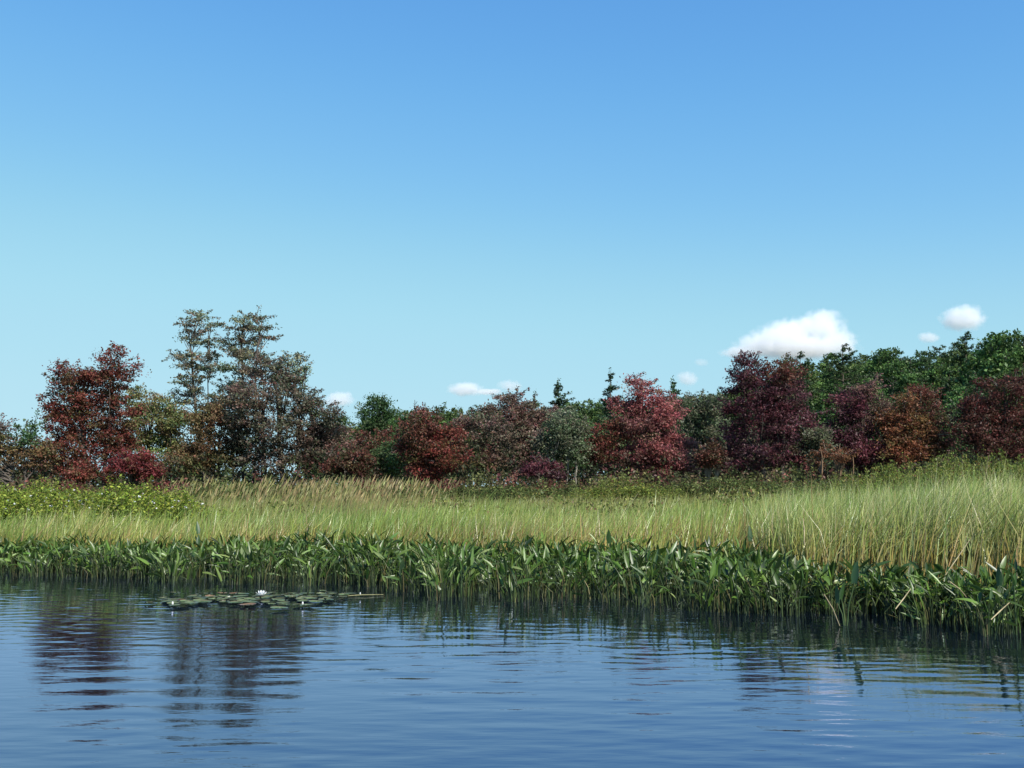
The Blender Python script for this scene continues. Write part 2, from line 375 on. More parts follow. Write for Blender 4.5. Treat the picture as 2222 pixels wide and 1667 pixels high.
def photo_tree(name, label, cat, d, L, trunks, pal, nleaf, leaf=.2, group=None, depth=.85, **kw):
    lobes = []
    if 'lz' not in kw:      # satellites break up the round outlines
        L = [(*l[:2], l[2] * .9, l[3] * .9, *l[4:]) for l in L]; L2 = []
        for l in L:
            for _ in range(3 if l[2] > 34 else 1 if l[2] > 22 else 0):
                a_ = R.uniform(-.3, math.pi + .3); q_ = R.uniform(.28, .45); L2.append((l[0] + math.cos(a_) * l[2] * R.uniform(.85, 1.05), l[1] - math.sin(a_) * l[3] * R.uniform(.85, 1.1), l[2] * q_, l[3] * q_, *l[4:]))
        L = L + L2
    for l in L:
        px, py, rx, ry = l[:4]; dd = d + (l[5] if len(l) > 5 else R.uniform(-.8, .8)); c = wpt(px, py, dd)
        c[2] = max(c[2], .3)
        e = [c, (rx * d / F, max(rx * d / F * depth, .5), ry * d / F)]
        if len(l) > 4 and l[4] is not None: e.append(l[4])
        lobes.append(e)
    bx = np.mean([t[0] for t in trunks]); b = wpt(bx, HZ, d); b[2] = float(gz(b[0], b[1]))
    tk = []
    for t in trunks:
        q = wpt(t[0], HZ, d); top = wpt(t[1], t[2], d); tk.append((q[0] - b[0], 0, top, t[3]))
    g, w = build_tree(name, lobes, b, tk, pal, int(nleaf * 1.62), leaf * .75, **kw)
    r = empty(name, tuple(b)); tag(r, label, cat, group)
    obj('trunk', w.mesh('trunk', M_bark, True), r); obj('crown', g.mesh('crown', kw.get('fol', M_leaf)), r)
    return r

GP = 'autumn trees along the back of the marsh'
photo_tree('maple_tree', 'big crimson maple with two-humped top on the near left treeline', 'maple tree', 58,
  [(248, 800, 40, 38), (232, 830, 55, 30), (150, 822, 38, 34), (185, 860, 75, 45), (215, 900, 75, 50), (145, 915, 48, 60), (185, 970, 85, 45), (250, 955, 50, 45), (120, 980, 35, 40), (220, 1015, 80, 28)],
  [(228, 245, 790, .13), (205, 160, 830, .10)], RED, 21000, .19, GP, clump=.42)
photo_tree('maple_sapling', 'low bright-red maple sapling at the foot of the big crimson maple', 'young maple', 54,
  [(285, 1010, 50, 26), (325, 1028, 35, 18)], [(285, 285, 995, .04)], [(.20, .04, .045, 5), (.15, .036, .036, 3), (.09, .08, .03, 1.5)], 3800, .17, GP, clump=.35)
photo_tree('maple_sapling', 'tiny crimson sapling at the left foot of the big crimson maple', 'young maple', 53,
  [(165, 1030, 28, 18), (180, 1018, 18, 14)], [(168, 168, 1015, .03)], RED, 1200, .17, GP, clump=.3)
photo_tree('shrubby_tree', 'sparse green and rust shrubby tree at the far left edge', 'small tree', 56,
  [(15, 985, 40, 40), (55, 945, 30, 26, MIDGREEN), (60, 990, 50, 40, BROWN), (0, 940, 22, 30, MAUVE), (-40, 980, 40, 50), (-70, 1000, 50, 40)], [(30, 35, 930, .06), (62, 60, 912, .05)], BROWN, 6500, .19, GP, clump=.4, sprays=1.6)
photo_tree('olive_tree', 'pale olive-green tree between the crimson maple and the tall sparse pair', 'broadleaf tree', 63,
  [(320, 880, 48, 34), (350, 920, 55, 45), (300, 935, 45, 45), (385, 930, 38, 42), (340, 985, 60, 36), (395, 985, 36, 30)], [(330, 325, 870, .09), (372, 365, 900, .06)], OLIVE, 9500, .2, GP, clump=.45)
T4 = [(432, 688, 30, 10), (405, 702, 22, 8), (455, 705, 22, 9), (430, 722, 30, 9), (408, 738, 22, 7), (440, 748, 36, 10), (398, 775, 36, 8), (438, 772, 34, 11), (412, 792, 42, 10), (455, 800, 30, 12), (400, 830, 28, 8), (425, 820, 34, 10), (425, 850, 40, 12), (400, 868, 24, 14), (450, 880, 40, 16), (430, 905, 36, 18)]
photo_tree('sparse_tree', 'tall thin grey-green tree with see-through flat tiers, left of the tall pair', 'tall tree', 66, [(*t, None) for t in T4],
  [(447, 436, 684, .13), (460, 452, 780, .07)], GREY, 5200, .19, GP, depth=.9, clump=.36, flat=.35, sprays=1.5, barkc=(.14, .12, .1), nlimb=60, fill=.1, lz=(.86, .97))
T5 = [(530, 692, 24, 12), (560, 692, 22, 8), (525, 715, 34, 12), (568, 712, 24, 9), (500, 745, 34, 10), (545, 740, 42, 12), (585, 735, 22, 6), (515, 765, 38, 12), (550, 775, 44, 14), (500, 800, 40, 12), (545, 805, 40, 16), (520, 840, 52, 18), (490, 870, 46, 20), (540, 880, 40, 24)]
photo_tree('sparse_tree', 'tall tiered grey-green tree with forked leafy top, right of the tall pair', 'tall tree', 64, [(*t, None) for t in T5],
  [(528, 532, 682, .15), (545, 568, 700, .08)], GREY, 6600, .19, GP, depth=.9, clump=.38, flat=.38, sprays=1.5, barkc=(.12, .1, .085), nlimb=60, fill=.1, lz=(.86, .97))
photo_tree('dark_broad_tree', 'broad dark brown-purple round tree beside the tall sparse pair', 'broadleaf tree', 59,
  [(585, 815, 55, 34), (640, 805, 42, 30, GREY), (560, 860, 68, 44), (640, 870, 62, 46), (600, 930, 95, 55), (690, 900, 40, 42), (715, 905, 28, 26), (540, 940, 50, 60), (640, 985, 75, 38), (580, 1000, 70, 30)],
  [(620, 600, 800, .19), (648, 665, 800, .12), (585, 560, 850, .08)], DARK, 17500, .19, GP, clump=.4, sprays=1.5, barkc=(.05, .045, .04))
photo_tree('rusty_small_tree', 'rusty brown-green small tree in front of the tall sparse pair', 'small tree', 60,
  [(455, 925, 50, 36), (495, 905, 42, 36), (470, 975, 60, 38), (430, 1000, 50, 26), (510, 985, 50, 35), (400, 1010, 40, 22)], [(470, 470, 900, .07), (505, 500, 890, .06)], BROWN, 9500, .2, GP, clump=.42)
photo_tree('grey_thicket_tree', 'greyish twiggy small tree just right of the broad dark tree', 'small tree', 60,
  [(715, 950, 40, 34), (690, 985, 42, 30), (740, 975, 30, 28), (740, 915, 16, 14, MIDGREEN)], [(708, 712, 930, .05)], MAUVE, 5000, .19, GP, clump=.4, barkc=(.2, .19, .17))
photo_tree('red_shrub', 'dark red bush on low ground between grey twiggy tree and dark green bush', 'bush', 57,
  [(760, 1000, 38, 26), (785, 1015, 28, 22), (735, 1020, 30, 20)], [(762, 762, 985, .04)], REDBR, 3800, .18, GP, clump=.38)
photo_tree('green_tree', 'slender round-topped green tree standing clear above the low far treeline', 'broadleaf tree', 78,
  [(820, 880, 30, 18), (800, 900, 22, 14), (838, 898, 22, 14), (820, 935, 34, 28), (815, 985, 42, 40)], [(818, 818, 862, .09)], MIDGREEN, 7500, .22, GP, clump=.5)
photo_tree('green_bush', 'dark green bush with yellowish lower twigs before the slender green tree', 'bush', 58,
  [(858, 1005, 30, 24, OLIVE), (835, 1000, 26, 28), (868, 970, 26, 30)], [(850, 850, 970, .04)], MIDGREEN, 3800, .18, GP, clump=.38)
photo_tree('maple_tree', 'dark crimson maple under two thin dead spires', 'maple tree', 56,
  [(925, 915, 32, 30, REDBR), (895, 935, 28, 36, REDBR), (945, 955, 50, 34), (905, 985, 42, 36), (965, 985, 45, 32), (930, 1022, 48, 26), (935, 1045, 26, 14)], [(925, 925, 890, .08), (905, 900, 920, .06)], RED, 9500, .18, GP, clump=.38)
for px_, tp_, lb in ((900, 868, 'taller dead bare spire trunk poking above the dark crimson maple'), (922, 876, 'shorter dead spire trunk beside the taller one above the crimson maple')):
    w = Geo(); b = wpt(px_, HZ, 62); b[2] = float(gz(b[0], 62)); t = wpt(px_, tp_, 62) - b
    tube(w, [[0, 0, -.1], [.03, 0, t[2] * .5], t], [.09, .06, .015], 6, (.07, .06, .055))
    for k in range(34):
        z = t[2] * R.uniform(.45, .99); a = R.uniform(0, 6.28); l = (1.03 - z / t[2]) * 1.3 + .1
        tube(w, [[.02, 0, z], [l * .5 * math.cos(a), l * .5 * math.sin(a), z - .02], [l * math.cos(a), l * math.sin(a), z + .05]], [.022, .015, .006], 3, (.06, .055, .05))
    tag(obj('dead_spruce', w.mesh('dead_spruce', M_bark, True), loc=tuple(b)), lb, 'dead tree', GP)
photo_tree('mauve_tree', 'wide purple-brown crown with bare twiggy top in the middle of the treeline', 'broadleaf tree', 61,
  [(1110, 895, 60, 34), (1150, 905, 50, 34), (1060, 935, 58, 42), (1120, 950, 75, 44), (1170, 955, 50, 40), (1020, 965, 36, 34, OLIVE), (1100, 1000, 75, 28), (1045, 1005, 50, 22, BROWN), (1100, 868, 26, 12)],
  [(1122, 1110, 868, .12), (1085, 1075, 900, .08)], MAUVE, 15000, .19, GP, clump=.42, sprays=1.7)
photo_tree('birch_clump', 'grey-green small tree on pale white stems left of the pink-red maple', 'small tree', 57,
  [(1220, 935, 42, 36), (1205, 975, 42, 34), (1245, 970, 36, 36), (1225, 905, 26, 18)], [(1205, 1203, 930, .028), (1226, 1228, 930, .022), (1250, 1245, 940, .025)], GGREEN, 6500, .18, GP, clump=.4, barkc=(.24, .23, .2))
photo_tree('red_shrub', 'low purple-red bush crouching between the white stems and mauve crown', 'bush', 55,
  [(1180, 1018, 34, 18), (1205, 1030, 24, 12), (1150, 1020, 24, 14)], [(1180, 1180, 1010, .03)], PURP, 2600, .17, GP, clump=.34)
photo_tree('maple_tree', 'pink-red maple with pointed leaning peak and wide low skirt', 'maple tree', 58,
  [(1374, 825, 17, 17), (1390, 845, 26, 18), (1405, 875, 52, 32), (1360, 885, 36, 30), (1440, 905, 36, 30), (1395, 925, 62, 36), (1320, 950, 52, 30, RED), (1420, 975, 82, 36), (1470, 995, 50, 32), (1290, 985, 38, 28, RED), (1370, 1005, 70, 28), (1440, 1022, 60, 16)],
  [(1390, 1378, 815, .13), (1425, 1430, 890, .09)], PINK, 19000, .18, GP, clump=.38)
photo_tree('grey_green_tree', 'grey-green tree filling the gap between pink-red and purple maples', 'broadleaf tree', 66,
  [(1510, 885, 40, 28), (1545, 880, 26, 24), (1500, 935, 46, 40), (1545, 935, 40, 45), (1525, 985, 50, 40)], [(1520, 1515, 870, .09)], GGREEN, 8500, .21, GP, clump=.46, sprays=1.4)
photo_tree('twin_stem_shrub', 'dark small tree on thin white stems right beside the pink-red maple', 'small tree', 56,
  [(1545, 985, 32, 26), (1530, 1000, 24, 16)], [(1537, 1537, 975, .035), (1556, 1555, 975, .035)], REDBR, 2600, .17, GP, clump=.34, barkc=(.3, .28, .26))
photo_tree('maple_tree', 'tallest dark purple maple in front of the hill with ragged twin top', 'maple tree', 55,
  [(1625, 808, 40, 30), (1600, 825, 20, 26), (1695, 812, 38, 30, REDBR), (1650, 850, 68, 38), (1715, 865, 42, 42), (1640, 905, 72, 44), (1700, 925, 68, 46), (1750, 945, 32, 30), (1600, 955, 36, 38), (1660, 980, 90, 34), (1720, 990, 50, 26), (1640, 1010, 60, 16)],
  [(1668, 1630, 800, .14), (1690, 1695, 805, .12)], PURP, 21000, .175, GP, clump=.38)
photo_tree('maple_tree', 'plum-coloured maple with a mauve top standing between purple and orange maples', 'maple tree', 57,
  [(1880, 848, 30, 24, MAUVE), (1850, 885, 42, 32), (1890, 900, 40, 36, MAUVE), (1840, 935, 60, 38), (1810, 965, 45, 30), (1870, 980, 65, 34), (1900, 1005, 50, 22)],
  [(1862, 1878, 845, .1), (1840, 1835, 890, .07)], PURP, 12500, .18, GP, clump=.4)
photo_tree('maple_tree', 'orange-rust maple with narrow dark top on the right of the treeline', 'maple tree', 56,
  [(2000, 855, 28, 26, REDBR), (1970, 895, 40, 30), (2015, 900, 36, 36, REDBR), (1950, 930, 45, 34), (2000, 950, 55, 40), (1960, 980, 50, 30), (2020, 980, 35, 30)],
  [(1990, 1998, 850, .1), (1965, 1960, 900, .07)], ORANGE, 11500, .18, GP, clump=.4)
photo_tree('maple_tree', 'wide dark red-brown maple cut by the right edge, nearest the hill pines', 'maple tree', 54,
  [(2185, 850, 50, 34), (2120, 900, 50, 36), (2190, 905, 62, 44), (2095, 945, 45, 38), (2165, 965, 78, 36), (2260, 870, 60, 55), (2290, 950, 80, 50), (2220, 985, 60, 24)],
  [(2170, 2180, 840, .12), (2120, 2115, 890, .08), (2270, 2265, 860, .1)], [(.085, .03, .027, 5), (.11, .045, .035, 3), (.06, .05, .03, 2), (.14, .035, .03, 1)], 17000, .18, GP, clump=.4)
photo_tree('grey_bush', 'grey-green leafy bush wedged between the tall purple and plum maples', 'bush', 55,
  [(1775, 950, 28, 26), (1780, 985, 34, 26)], [(1778, 1778, 930, .04)], GGREEN, 3000, .17, GP, clump=.36, barkc=(.3, .28, .25))
photo_tree('dead_bush', 'dead orange-brown brush pile with pale broken stems below the plum maple', 'dead bush', 50,
  [(1795, 985, 28, 12), (1830, 990, 22, 12), (1775, 1010, 14, 14), (1790, 1035, 22, 13, [(.10, .05, .03, 1)])], [(1781, 1779, 968, .03), (1815, 1822, 965, .03), (1848, 1850, 985, .03)], DEAD, 1100, .15, GP, clump=.3, sprays=2.5, barkc=(.2, .13, .08))

# ---- a second row that closes the wall of crowns
PN = [('mauve-brown', MAUVE), ('grey-green', GGREEN), ('dull green', MIDGREEN), ('rusty', REDBR), ('olive-brown', BROWN)]
for i in range(16):
    px = 705 + i * 98 + R.uniform(-22, 22) if i < 14 else (110, 400)[i - 14]; nm, pl = PN[int(R.integers(5))]
    t_ = (925 if px > 700 else 968) + R.uniform(-14, 22)
    SO.append((photo_tree('back_row_tree', nm + ' bushy tree in the second row behind ' + landmark(px), 'small tree', 73 + R.uniform(-3, 3),
      [(px, t_ + 28, 42, 28), (px - 34, t_ + 58, 36, 30), (px + 34, t_ + 60, 38, 30), (px, t_ + 84, 60, 26)], [(px, px, t_ + 15, .07)], pl, 2500, .27, 'second row of muted bushy trees', clump=.5, nlimb=16), px))

# ---- tangled undergrowth between and behind the autumn trees
def thicket(name, label, n, d0, d1, pxr, topf, pal, lf):
    g = Geo(); d = R.uniform(d0, d1, n); px = R.uniform(*pxr, n); x = (px - 1111) / F * d
    ky = np.floor(px / 22).astype(int) % 997; jit = np.sin(ky * 12.99) * .5 + .5; c = palcol(pal, 997, .3)[(ky * 7 + (d * .5).astype(int)) % 997]
    top = topf(px) * (.72 + .28 * jit) * (.9 + .1 * np.sin(px * .13 + d)); z = gz(x, d) + top * R.uniform(0, 1, n) ** .75
    P = np.stack([x, d, z], -1); leaves(g, P, lf, c * (1 + R.normal(0, .25, (n, 1))).clip(.4, 1.7), up=.5)
    tag(obj(name, g.mesh(name, M_leaf)), label, 'undergrowth', kind='stuff')
thicket('undergrowth', 'tangled dark undergrowth closing the gaps below the autumn trees', 44000, 56, 68, (-260, 2560),
        lambda px: np.interp(px, [-260, 0, 100, 400, 460, 700, 900, 1500, 2560], [2.9, 2.7, 3.2, 3.0, 3.4, 3.8, 3.9, 3.9, 4.3]),
        [(.055, .07, .028, 5), (.075, .055, .03, 4), (.09, .035, .03, 2), (.08, .10, .035, 2), (.04, .05, .025, 3)], .2)
thicket('front_undergrowth', 'knee-high brambly scrub in front of the autumn tree trunks', 34000, 49, 55, (-260, 2560),
        lambda px: np.interp(px, [-260, 0, 300, 700, 1200, 1700, 1850, 2560], [1.8, 1.8, 1.7, 1.9, 2.2, 2.5, 2.6, 3.2]),
        [(.11, .12, .045, 5), (.13, .09, .05, 4), (.15, .055, .045, 2), (.15, .16, .05, 2), (.07, .08, .035, 2)], .16)
thicket('forest_understory', 'dark green young growth under the far forest trees', 22000, 98, 112, (690, 2560), lambda px: np.interp(px, [690, 1000, 1600, 2560], [6, 7, 8, 9]), [(.05, .085, .03, 3), (.07, .11, .035, 2), (.035, .05, .022, 2)], .4)
thicket('far_wood', 'low dim far wood along the horizon behind the left trees', 16000, 240, 300, (-500, 1000), lambda px: 6.5 + 0 * px, [(.04, .065, .03, 3), (.05, .075, .03, 2)], .9)

# ---- conifers
def conifer_mesh(H, W, tiers, pal, droop=.1, irregular=.15, seed_top=0.02, nb=9, lf=.2, dens=34, pw=.85, leader=True):
    g = Geo(); w = Geo()
    tube(w, [[0, 0, -.3], [0, 0, H * .5], [0, 0, H * .97]], [H * .016 + .05, H * .01, .015], 6, (.09, .075, .06))
    if leader: leaves(g, np.array([0, 0, H]) + R.normal(0, .09, (60, 3)) * [1, 1, 4] - [0, 0, .5], lf * .8, palcol(pal, 60, .25), up=.3)
    for i in range(tiers):
        t = (i + R.uniform(-.2, .2)) / tiers; z = H * (.12 + .87 * t); r = W * (1 - t) ** pw + seed_top * H
        for k in range(nb if t < .85 else 5):
            a = R.uniform(0, 6.28); l = r * R.uniform(1 - 2 * irregular, 1 + irregular)
            z2 = min(z + R.uniform(-.6, .6) * H / tiers, H * .985); l *= 1 if z2 < H * .9 else .8
            e = np.array([math.cos(a) * l, math.sin(a) * l, z2 + l * (.3 - droop) * R.uniform(.2, 1.6)]); s = np.array([0, 0, z2])
            m = (s + e) / 2 - [0, 0, .1 * l * droop * 4]
            tube(w, [s, m, e], [.03 + .01 * l, .02, .008], 3, (.08, .07, .055))
            q = int(dens * l) + 12; u = R.uniform(.05, 1.02, q) ** .8; P = s + (e - s) * u[:, None]
            side = np.array([-math.sin(a), math.cos(a), 0]); P = P + side * (R.normal(0, .17, q) * l * (1.1 - u * .7))[:, None] + R.normal(0, .06 + .02 * l, (q, 3)) * [1, 1, .8]
            leaves(g, P, lf, palcol(pal, q, .25), up=.9, aspect=.4)
    return g.mesh('crown', M_forest), w.mesh('trunk', M_bark, True)
SPR = [(.028, .055, .03, 5), (.04, .075, .035, 4), (.02, .04, .022, 3)]
PINE = [(.04, .075, .03, 5), (.055, .10, .035, 4), (.028, .05, .022, 3)]
def add_conifer(px, top, d, W, label, tiers, pal, irregular=.15, nb=9, lf=.22, name='spruce_tree', cat='spruce', group='spruces and pines behind the autumn trees', dens=34):
    b = wpt(px, HZ, d); b[2] = float(gz(b[0], d)); H = wpt(px, top, d)[2] - b[2]
    c, t = conifer_mesh(H, W, tiers, pal, irregular=irregular, nb=nb, lf=lf, dens=dens)
    r = empty(name, tuple(b)); tag(r, label, cat, group); obj('trunk', t, r); obj('crown', c, r)
add_conifer(1213, 826, 90, 2.9, 'wide-branched dark spruce standing against the sky left of the narrow spire', 15, SPR, .25, 8, .25)
add_conifer(1327, 808, 92, 2.2, 'narrow spire-topped spruce just left of the pink-red maple', 16, SPR, .2, 8, .25)
add_conifer(1160, 853, 95, 2.4, 'small pine tip behind the purple-brown twiggy crown', 11, PINE, .3, 8, .26, 'pine_tree', 'pine')
add_conifer(1463, 824, 96, 3.0, 'bluish pine standing just right of the pink-red maple peak', 12, PINE, .25, 9, .27, 'pine_tree', 'pine')

# ---- forest on the hill: a few crown shapes, every tree its own object
FG = [(.06, .11, .032, 5), (.085, .15, .038, 3), (.035, .065, .022, 3), (.11, .16, .04, 1.2)]
def broad_proto():
    H = 10.; lobes = [((0, 0, 6.3), (2.7, 2.7, 2.6))]
    for k in range(7):
        a = k * .9 + R.uniform(-.3, .3); z = R.uniform(2.6, 8.0); rr = 2.2 * (1 - abs(z - 5) / 8)
        lobes.append(((math.cos(a) * rr, math.sin(a) * rr, z), (1.7, 1.7, R.uniform(1.1, 1.7))))
    lobes.append(((R.uniform(-.6, .6), 0, 8.7), (1.4, 1.4, 1.1)))
    g, w = build_tree('t', lobes, (0, 0, 0), [(0, 0, (0, 0, 9), .22)], FG, 9000, .30, clump=.55, sprays=.9, flat=.6, nlimb=14, fol=M_forest, fill=.4)
    return g.mesh('crown', M_forest), w.mesh('trunk', M_bark, True)
BP = [broad_proto() for _ in range(4)]
PP = [conifer_mesh(10, 2.5, 10, PINE, droop=.02, irregular=.34, nb=8, lf=.27, dens=36, pw=.45, leader=False) for _ in range(4)]
SKX = [690, 740, 780, 850, 900, 980, 1100, 1190, 1260, 1330, 1450, 1570, 1690, 1750, 1800, 1835, 1880, 1950, 2000, 2070, 2110, 2150, 2190, 2222, 2700]
SKY = [930, 925, 905, 893, 886, 880, 874, 882, 862, 868, 862, 852, 790, 766, 778, 750, 768, 756, 764, 738, 722, 748, 718, 725, 715]
ROWN = {205: 'on the wooded skyline', 188: 'just under the wooded skyline', 165: 'halfway up the wooded slope', 140: 'low on the wooded slope', 115: 'at the foot of the wood'}
for d, drop, step, jit in ((205, 0, 50, 8), (188, 8, 48, 14), (165, 30, 50, 14), (140, 66, 56, 18), (115, 112, 66, 20)):
    px = 690. + R.uniform(0, 30)
    while px < 2440:
        hgt = np.interp(px, SKX, SKY)
        left = px < 1640
        if not (left and d in (165,)) :
            dr = drop * (.35 if left else 1)
            top = hgt + dr + R.uniform(-.6, 1) * jit * (.5 if left else 1)
            b = wpt(px, HZ, d); b[2] = float(gz(b[0], d)); H = wpt(px, top, d)[2] - b[2]
            if H > 3:
                pine = R.random() < (.32 if left else .55); c, t = (PP if pine else BP)[R.integers(4)]
                r = empty('pine_tree' if pine else 'forest_tree', tuple(b), R.uniform(0, 6.28))
                wd = H / 10 * R.uniform(.8, 1.0); wd = np.clip(wd, .8, 1.7); r.scale = (wd, wd, H / 10)
                tag(r, ('dark pine ' if pine else 'green leafy tree ') + ROWN[d] + ' over ' + landmark(px), 'pine' if pine else 'tree',
                    'forest trees on the wooded slope' if not left else 'trees of the low far treeline')
                obj('trunk', t, r); obj('crown', c, r); SO.append((r, px))
        px += step * R.uniform(.75, 1.2) * (170 / d) ** .5
# ---- named forest standouts
for px, top, d, k, lb in ((1838, 742, 150, 'p', 'round-headed pine rising highest above the plum maple'), (2110, 716, 140, 'p', 'tallest broad pine on the skyline under the compact round cloud'),
                          (2200, 714, 130, 'b', 'leafy green tree on the skyline at the right edge'), (1940, 752, 170, 'b', 'round-topped tree on the skyline mid hill'), (1745, 758, 160, 'p', 'pine right behind the tallest purple maple'),
                          (2130, 800, 92, 'p', 'dark low pine with level branches behind the red-brown maple'), (1800, 880, 84, 'b', 'bright green rounded tree in the gap above the plum maple')):
    b = wpt(px, HZ, d); b[2] = float(gz(b[0], d)); H = wpt(px, top, d)[2] - b[2]; c, t = (PP[1] if k == 'p' else BP[2])
    r = empty('pine_tree' if k == 'p' else 'forest_tree', tuple(b), R.uniform(0, 6)); wd = max(.9, H / 10 * .95); r.scale = (wd, wd, H / 10)
    tag(r, lb, 'pine' if k == 'p' else 'tree', 'forest trees on the wooded slope'); obj('trunk', t, r); obj('crown', c, r)

# ------------------------------------------------------------------ shrubs in the back of the meadow
YG = [(.16, .20, .04, 5), (.20, .22, .045, 3), (.11, .15, .035, 3), (.18, .12, .03, .6)]
DG = [(.10, .14, .04, 5), (.14, .15, .045, 3), (.05, .07, .025, 3), (.10, .06, .03, 1)]
BG = [(.19, .25, .035, 5), (.27, .31, .05, 3), (.09, .14, .025, 3), (.2, .17, .05, 1)]
def shrub_mesh(pal, n=1500, lf=.1, flowers=0):
    g = Geo(); w = Geo(); fl = Geo()
    for k in range(9):
        a = R.uniform(0, 6.28); r = R.uniform(0, .75); c = np.array([math.cos(a) * r, math.sin(a) * r, R.uniform(.35, .95) - r * .2])
        q = n // 9; D = unit(R.normal(size=(q, 3))) * (R.uniform(.3, 1, (q, 1)) ** .5); D[:, 2] *= .8
        leaves(g, c + D * R.uniform(.25, .42) + R.normal(0, .03, (q, 3)), lf, palcol(pal, q, .28), up=.5)
        tube(w, [[c[0] * .2, c[1] * .2, -.1], [c[0] * .6, c[1] * .6, c[2] * .5], c], [.02, .014, .006], 4, (.08, .06, .04))
    for k in range(26):   # upright sprigs break the outline
        a = R.uniform(0, 6.28); r = R.uniform(0, .9); s = np.array([math.cos(a) * r, math.sin(a) * r, 1.0 - .45 * r]); e = s + [R.normal(0, .06), R.normal(0, .06), R.uniform(.12, .4)]
        t = R.uniform(0, 1, 26)[:, None]; leaves(g, s + (e - s) * t + R.normal(0, .025, (26, 3)), lf * .9, palcol(pal, 26, .25))
        tube(w, [s - [0, 0, .2], e], [.006, .003], 3, (.1, .09, .04))
    for k in range(flowers):
        a = R.uniform(0, 6.28); r = R.uniform(0, .9); s = np.array([math.cos(a) * r, math.sin(a) * r, 1.12 - .4 * r + R.uniform(-.05, .15)])
        leaves(fl, s + R.normal(0, .01, (6, 3)), .026, np.full((6, 3), .75), aspect=.9)
    return g.mesh('crown', M_leaf), w.mesh('stem', M_bark), fl.mesh('blossoms', M_leaf) if flowers else None
SH = {k: [shrub_mesh(p, 5000, lf) for _ in range(2)] for k, p, lf in (('yg', YG, .055), ('dg', DG, .06))}
SH['fl'] = [shrub_mesh(BG, 4500, .055, 7) for _ in range(3)]
SH['ru'] = [shrub_mesh(REDBR, 1500, .1)]
def add_shrub(kind, px, top, d, width, label, group):
    b = wpt(px, HZ, d); b[2] = float(gz(b[0], d)); H = max(.5, wpt(px, top, d)[2] - b[2]); s = SH[kind][R.integers(len(SH[kind]))]
    r = empty('shrub', tuple(b), R.uniform(0, 6)); r.scale = (width, width, H / 1.3); tag(r, label, 'shrub', group)
    obj('stem', s[1], r)['kind'] = 'stuff'; obj('crown', s[0], r)
    if s[2]: obj('blossoms', s[2], r)['kind'] = 'stuff'
    SO.append((r, px))
for i in range(34):
    px = -120 + i * 16 + R.uniform(-12, 12); d = R.uniform(21, 30)
    add_shrub('fl', px, 1042 + R.uniform(-8, 26) + max(0, px - 300) * .12, d, R.uniform(.9, 1.35), ('taller' if i % 2 else 'low') + ' bright green bush with tiny white blossoms before ' + landmark(px), 'white-flowered bushes of the left meadow')
for px, top, w_ in ((1300, 1042, 1.7), (1340, 1030, 2.2), (1385, 1036, 2.0), (1430, 1044, 1.6)):
    add_shrub('yg', px, top, 46 + R.uniform(-2, 2), w_, 'yellow-green bush of the low mound before the pink-red maple', 'yellow-green mound bushes')
for i in range(15):
    px = 1850 + i * 34 + R.uniform(-10, 10)
    add_shrub('yg', px, np.interp(px, [1850, 1950, 2100, 2222, 2400], [1012, 988, 980, 974, 968]) + R.uniform(-4, 12), R.uniform(34, 40), R.uniform(1.1, 1.7), 'yellow-green bush on the bank under ' + landmark(px), 'yellow-green bank bushes')
for i in range(30):
    px = 420 + i * 50 + R.uniform(-18, 18); d = R.uniform(42, 52)
    if 1270 < px < 1450: continue
    add_shrub('dg', px, 1040 + R.uniform(-6, 12) - (8 if px > 1500 else 0), d, R.uniform(1.4, 2.2), 'dull green bush at the foot of ' + landmark(px), 'dull green bushes at the treeline foot')
for px in (790, 940, 960, 1190, 330, 150):
    add_shrub('ru', px + 5, 1036, 48, 1.0, 'low rust-red bush among dull green ones under ' + landmark(px), 'rust-red bushes at the treeline foot')

# mixed weeds that carpet the back of the meadow
def cover(name, label, cat, n, d0, d1, pxr, pal, topf, lf, seedpow=1.0):
    g = Geo(); u = R.uniform(0, 1, n); d = d0 * (d1 / d0) ** (u ** seedpow); px = R.uniform(*pxr, n)
    x = (px - 1111) / F * d; cl = .7 + .3 * np.sin(x * 1.1 + d * .7) * np.sin(x * .37 - d * .5)
    top = topf(px, d) * cl; z = gz(x, d) + top * R.uniform(0, 1, n) ** .5
    P = np.stack([x, d, z], -1); leaves(g, P, lf * (d / d0) ** .5, palcol(pal, n, .3), up=.4)
    tag(obj(name, g.mesh(name, M_leaf)), label, cat, kind='stuff')
cover('meadow_weeds', 'mixed low leafy weeds carpeting the meadow behind the grass', 'weeds', 60000, 24, 58, (250, 2500),
      [(.16, .17, .045, 5), (.20, .20, .06, 3), (.09, .12, .032, 3), (.18, .13, .06, 1.3), (.13, .07, .04, .8)],
      lambda px, d: np.where(px > 1550, 1.25, .95) + (d - 24) * .006, .10, .8)

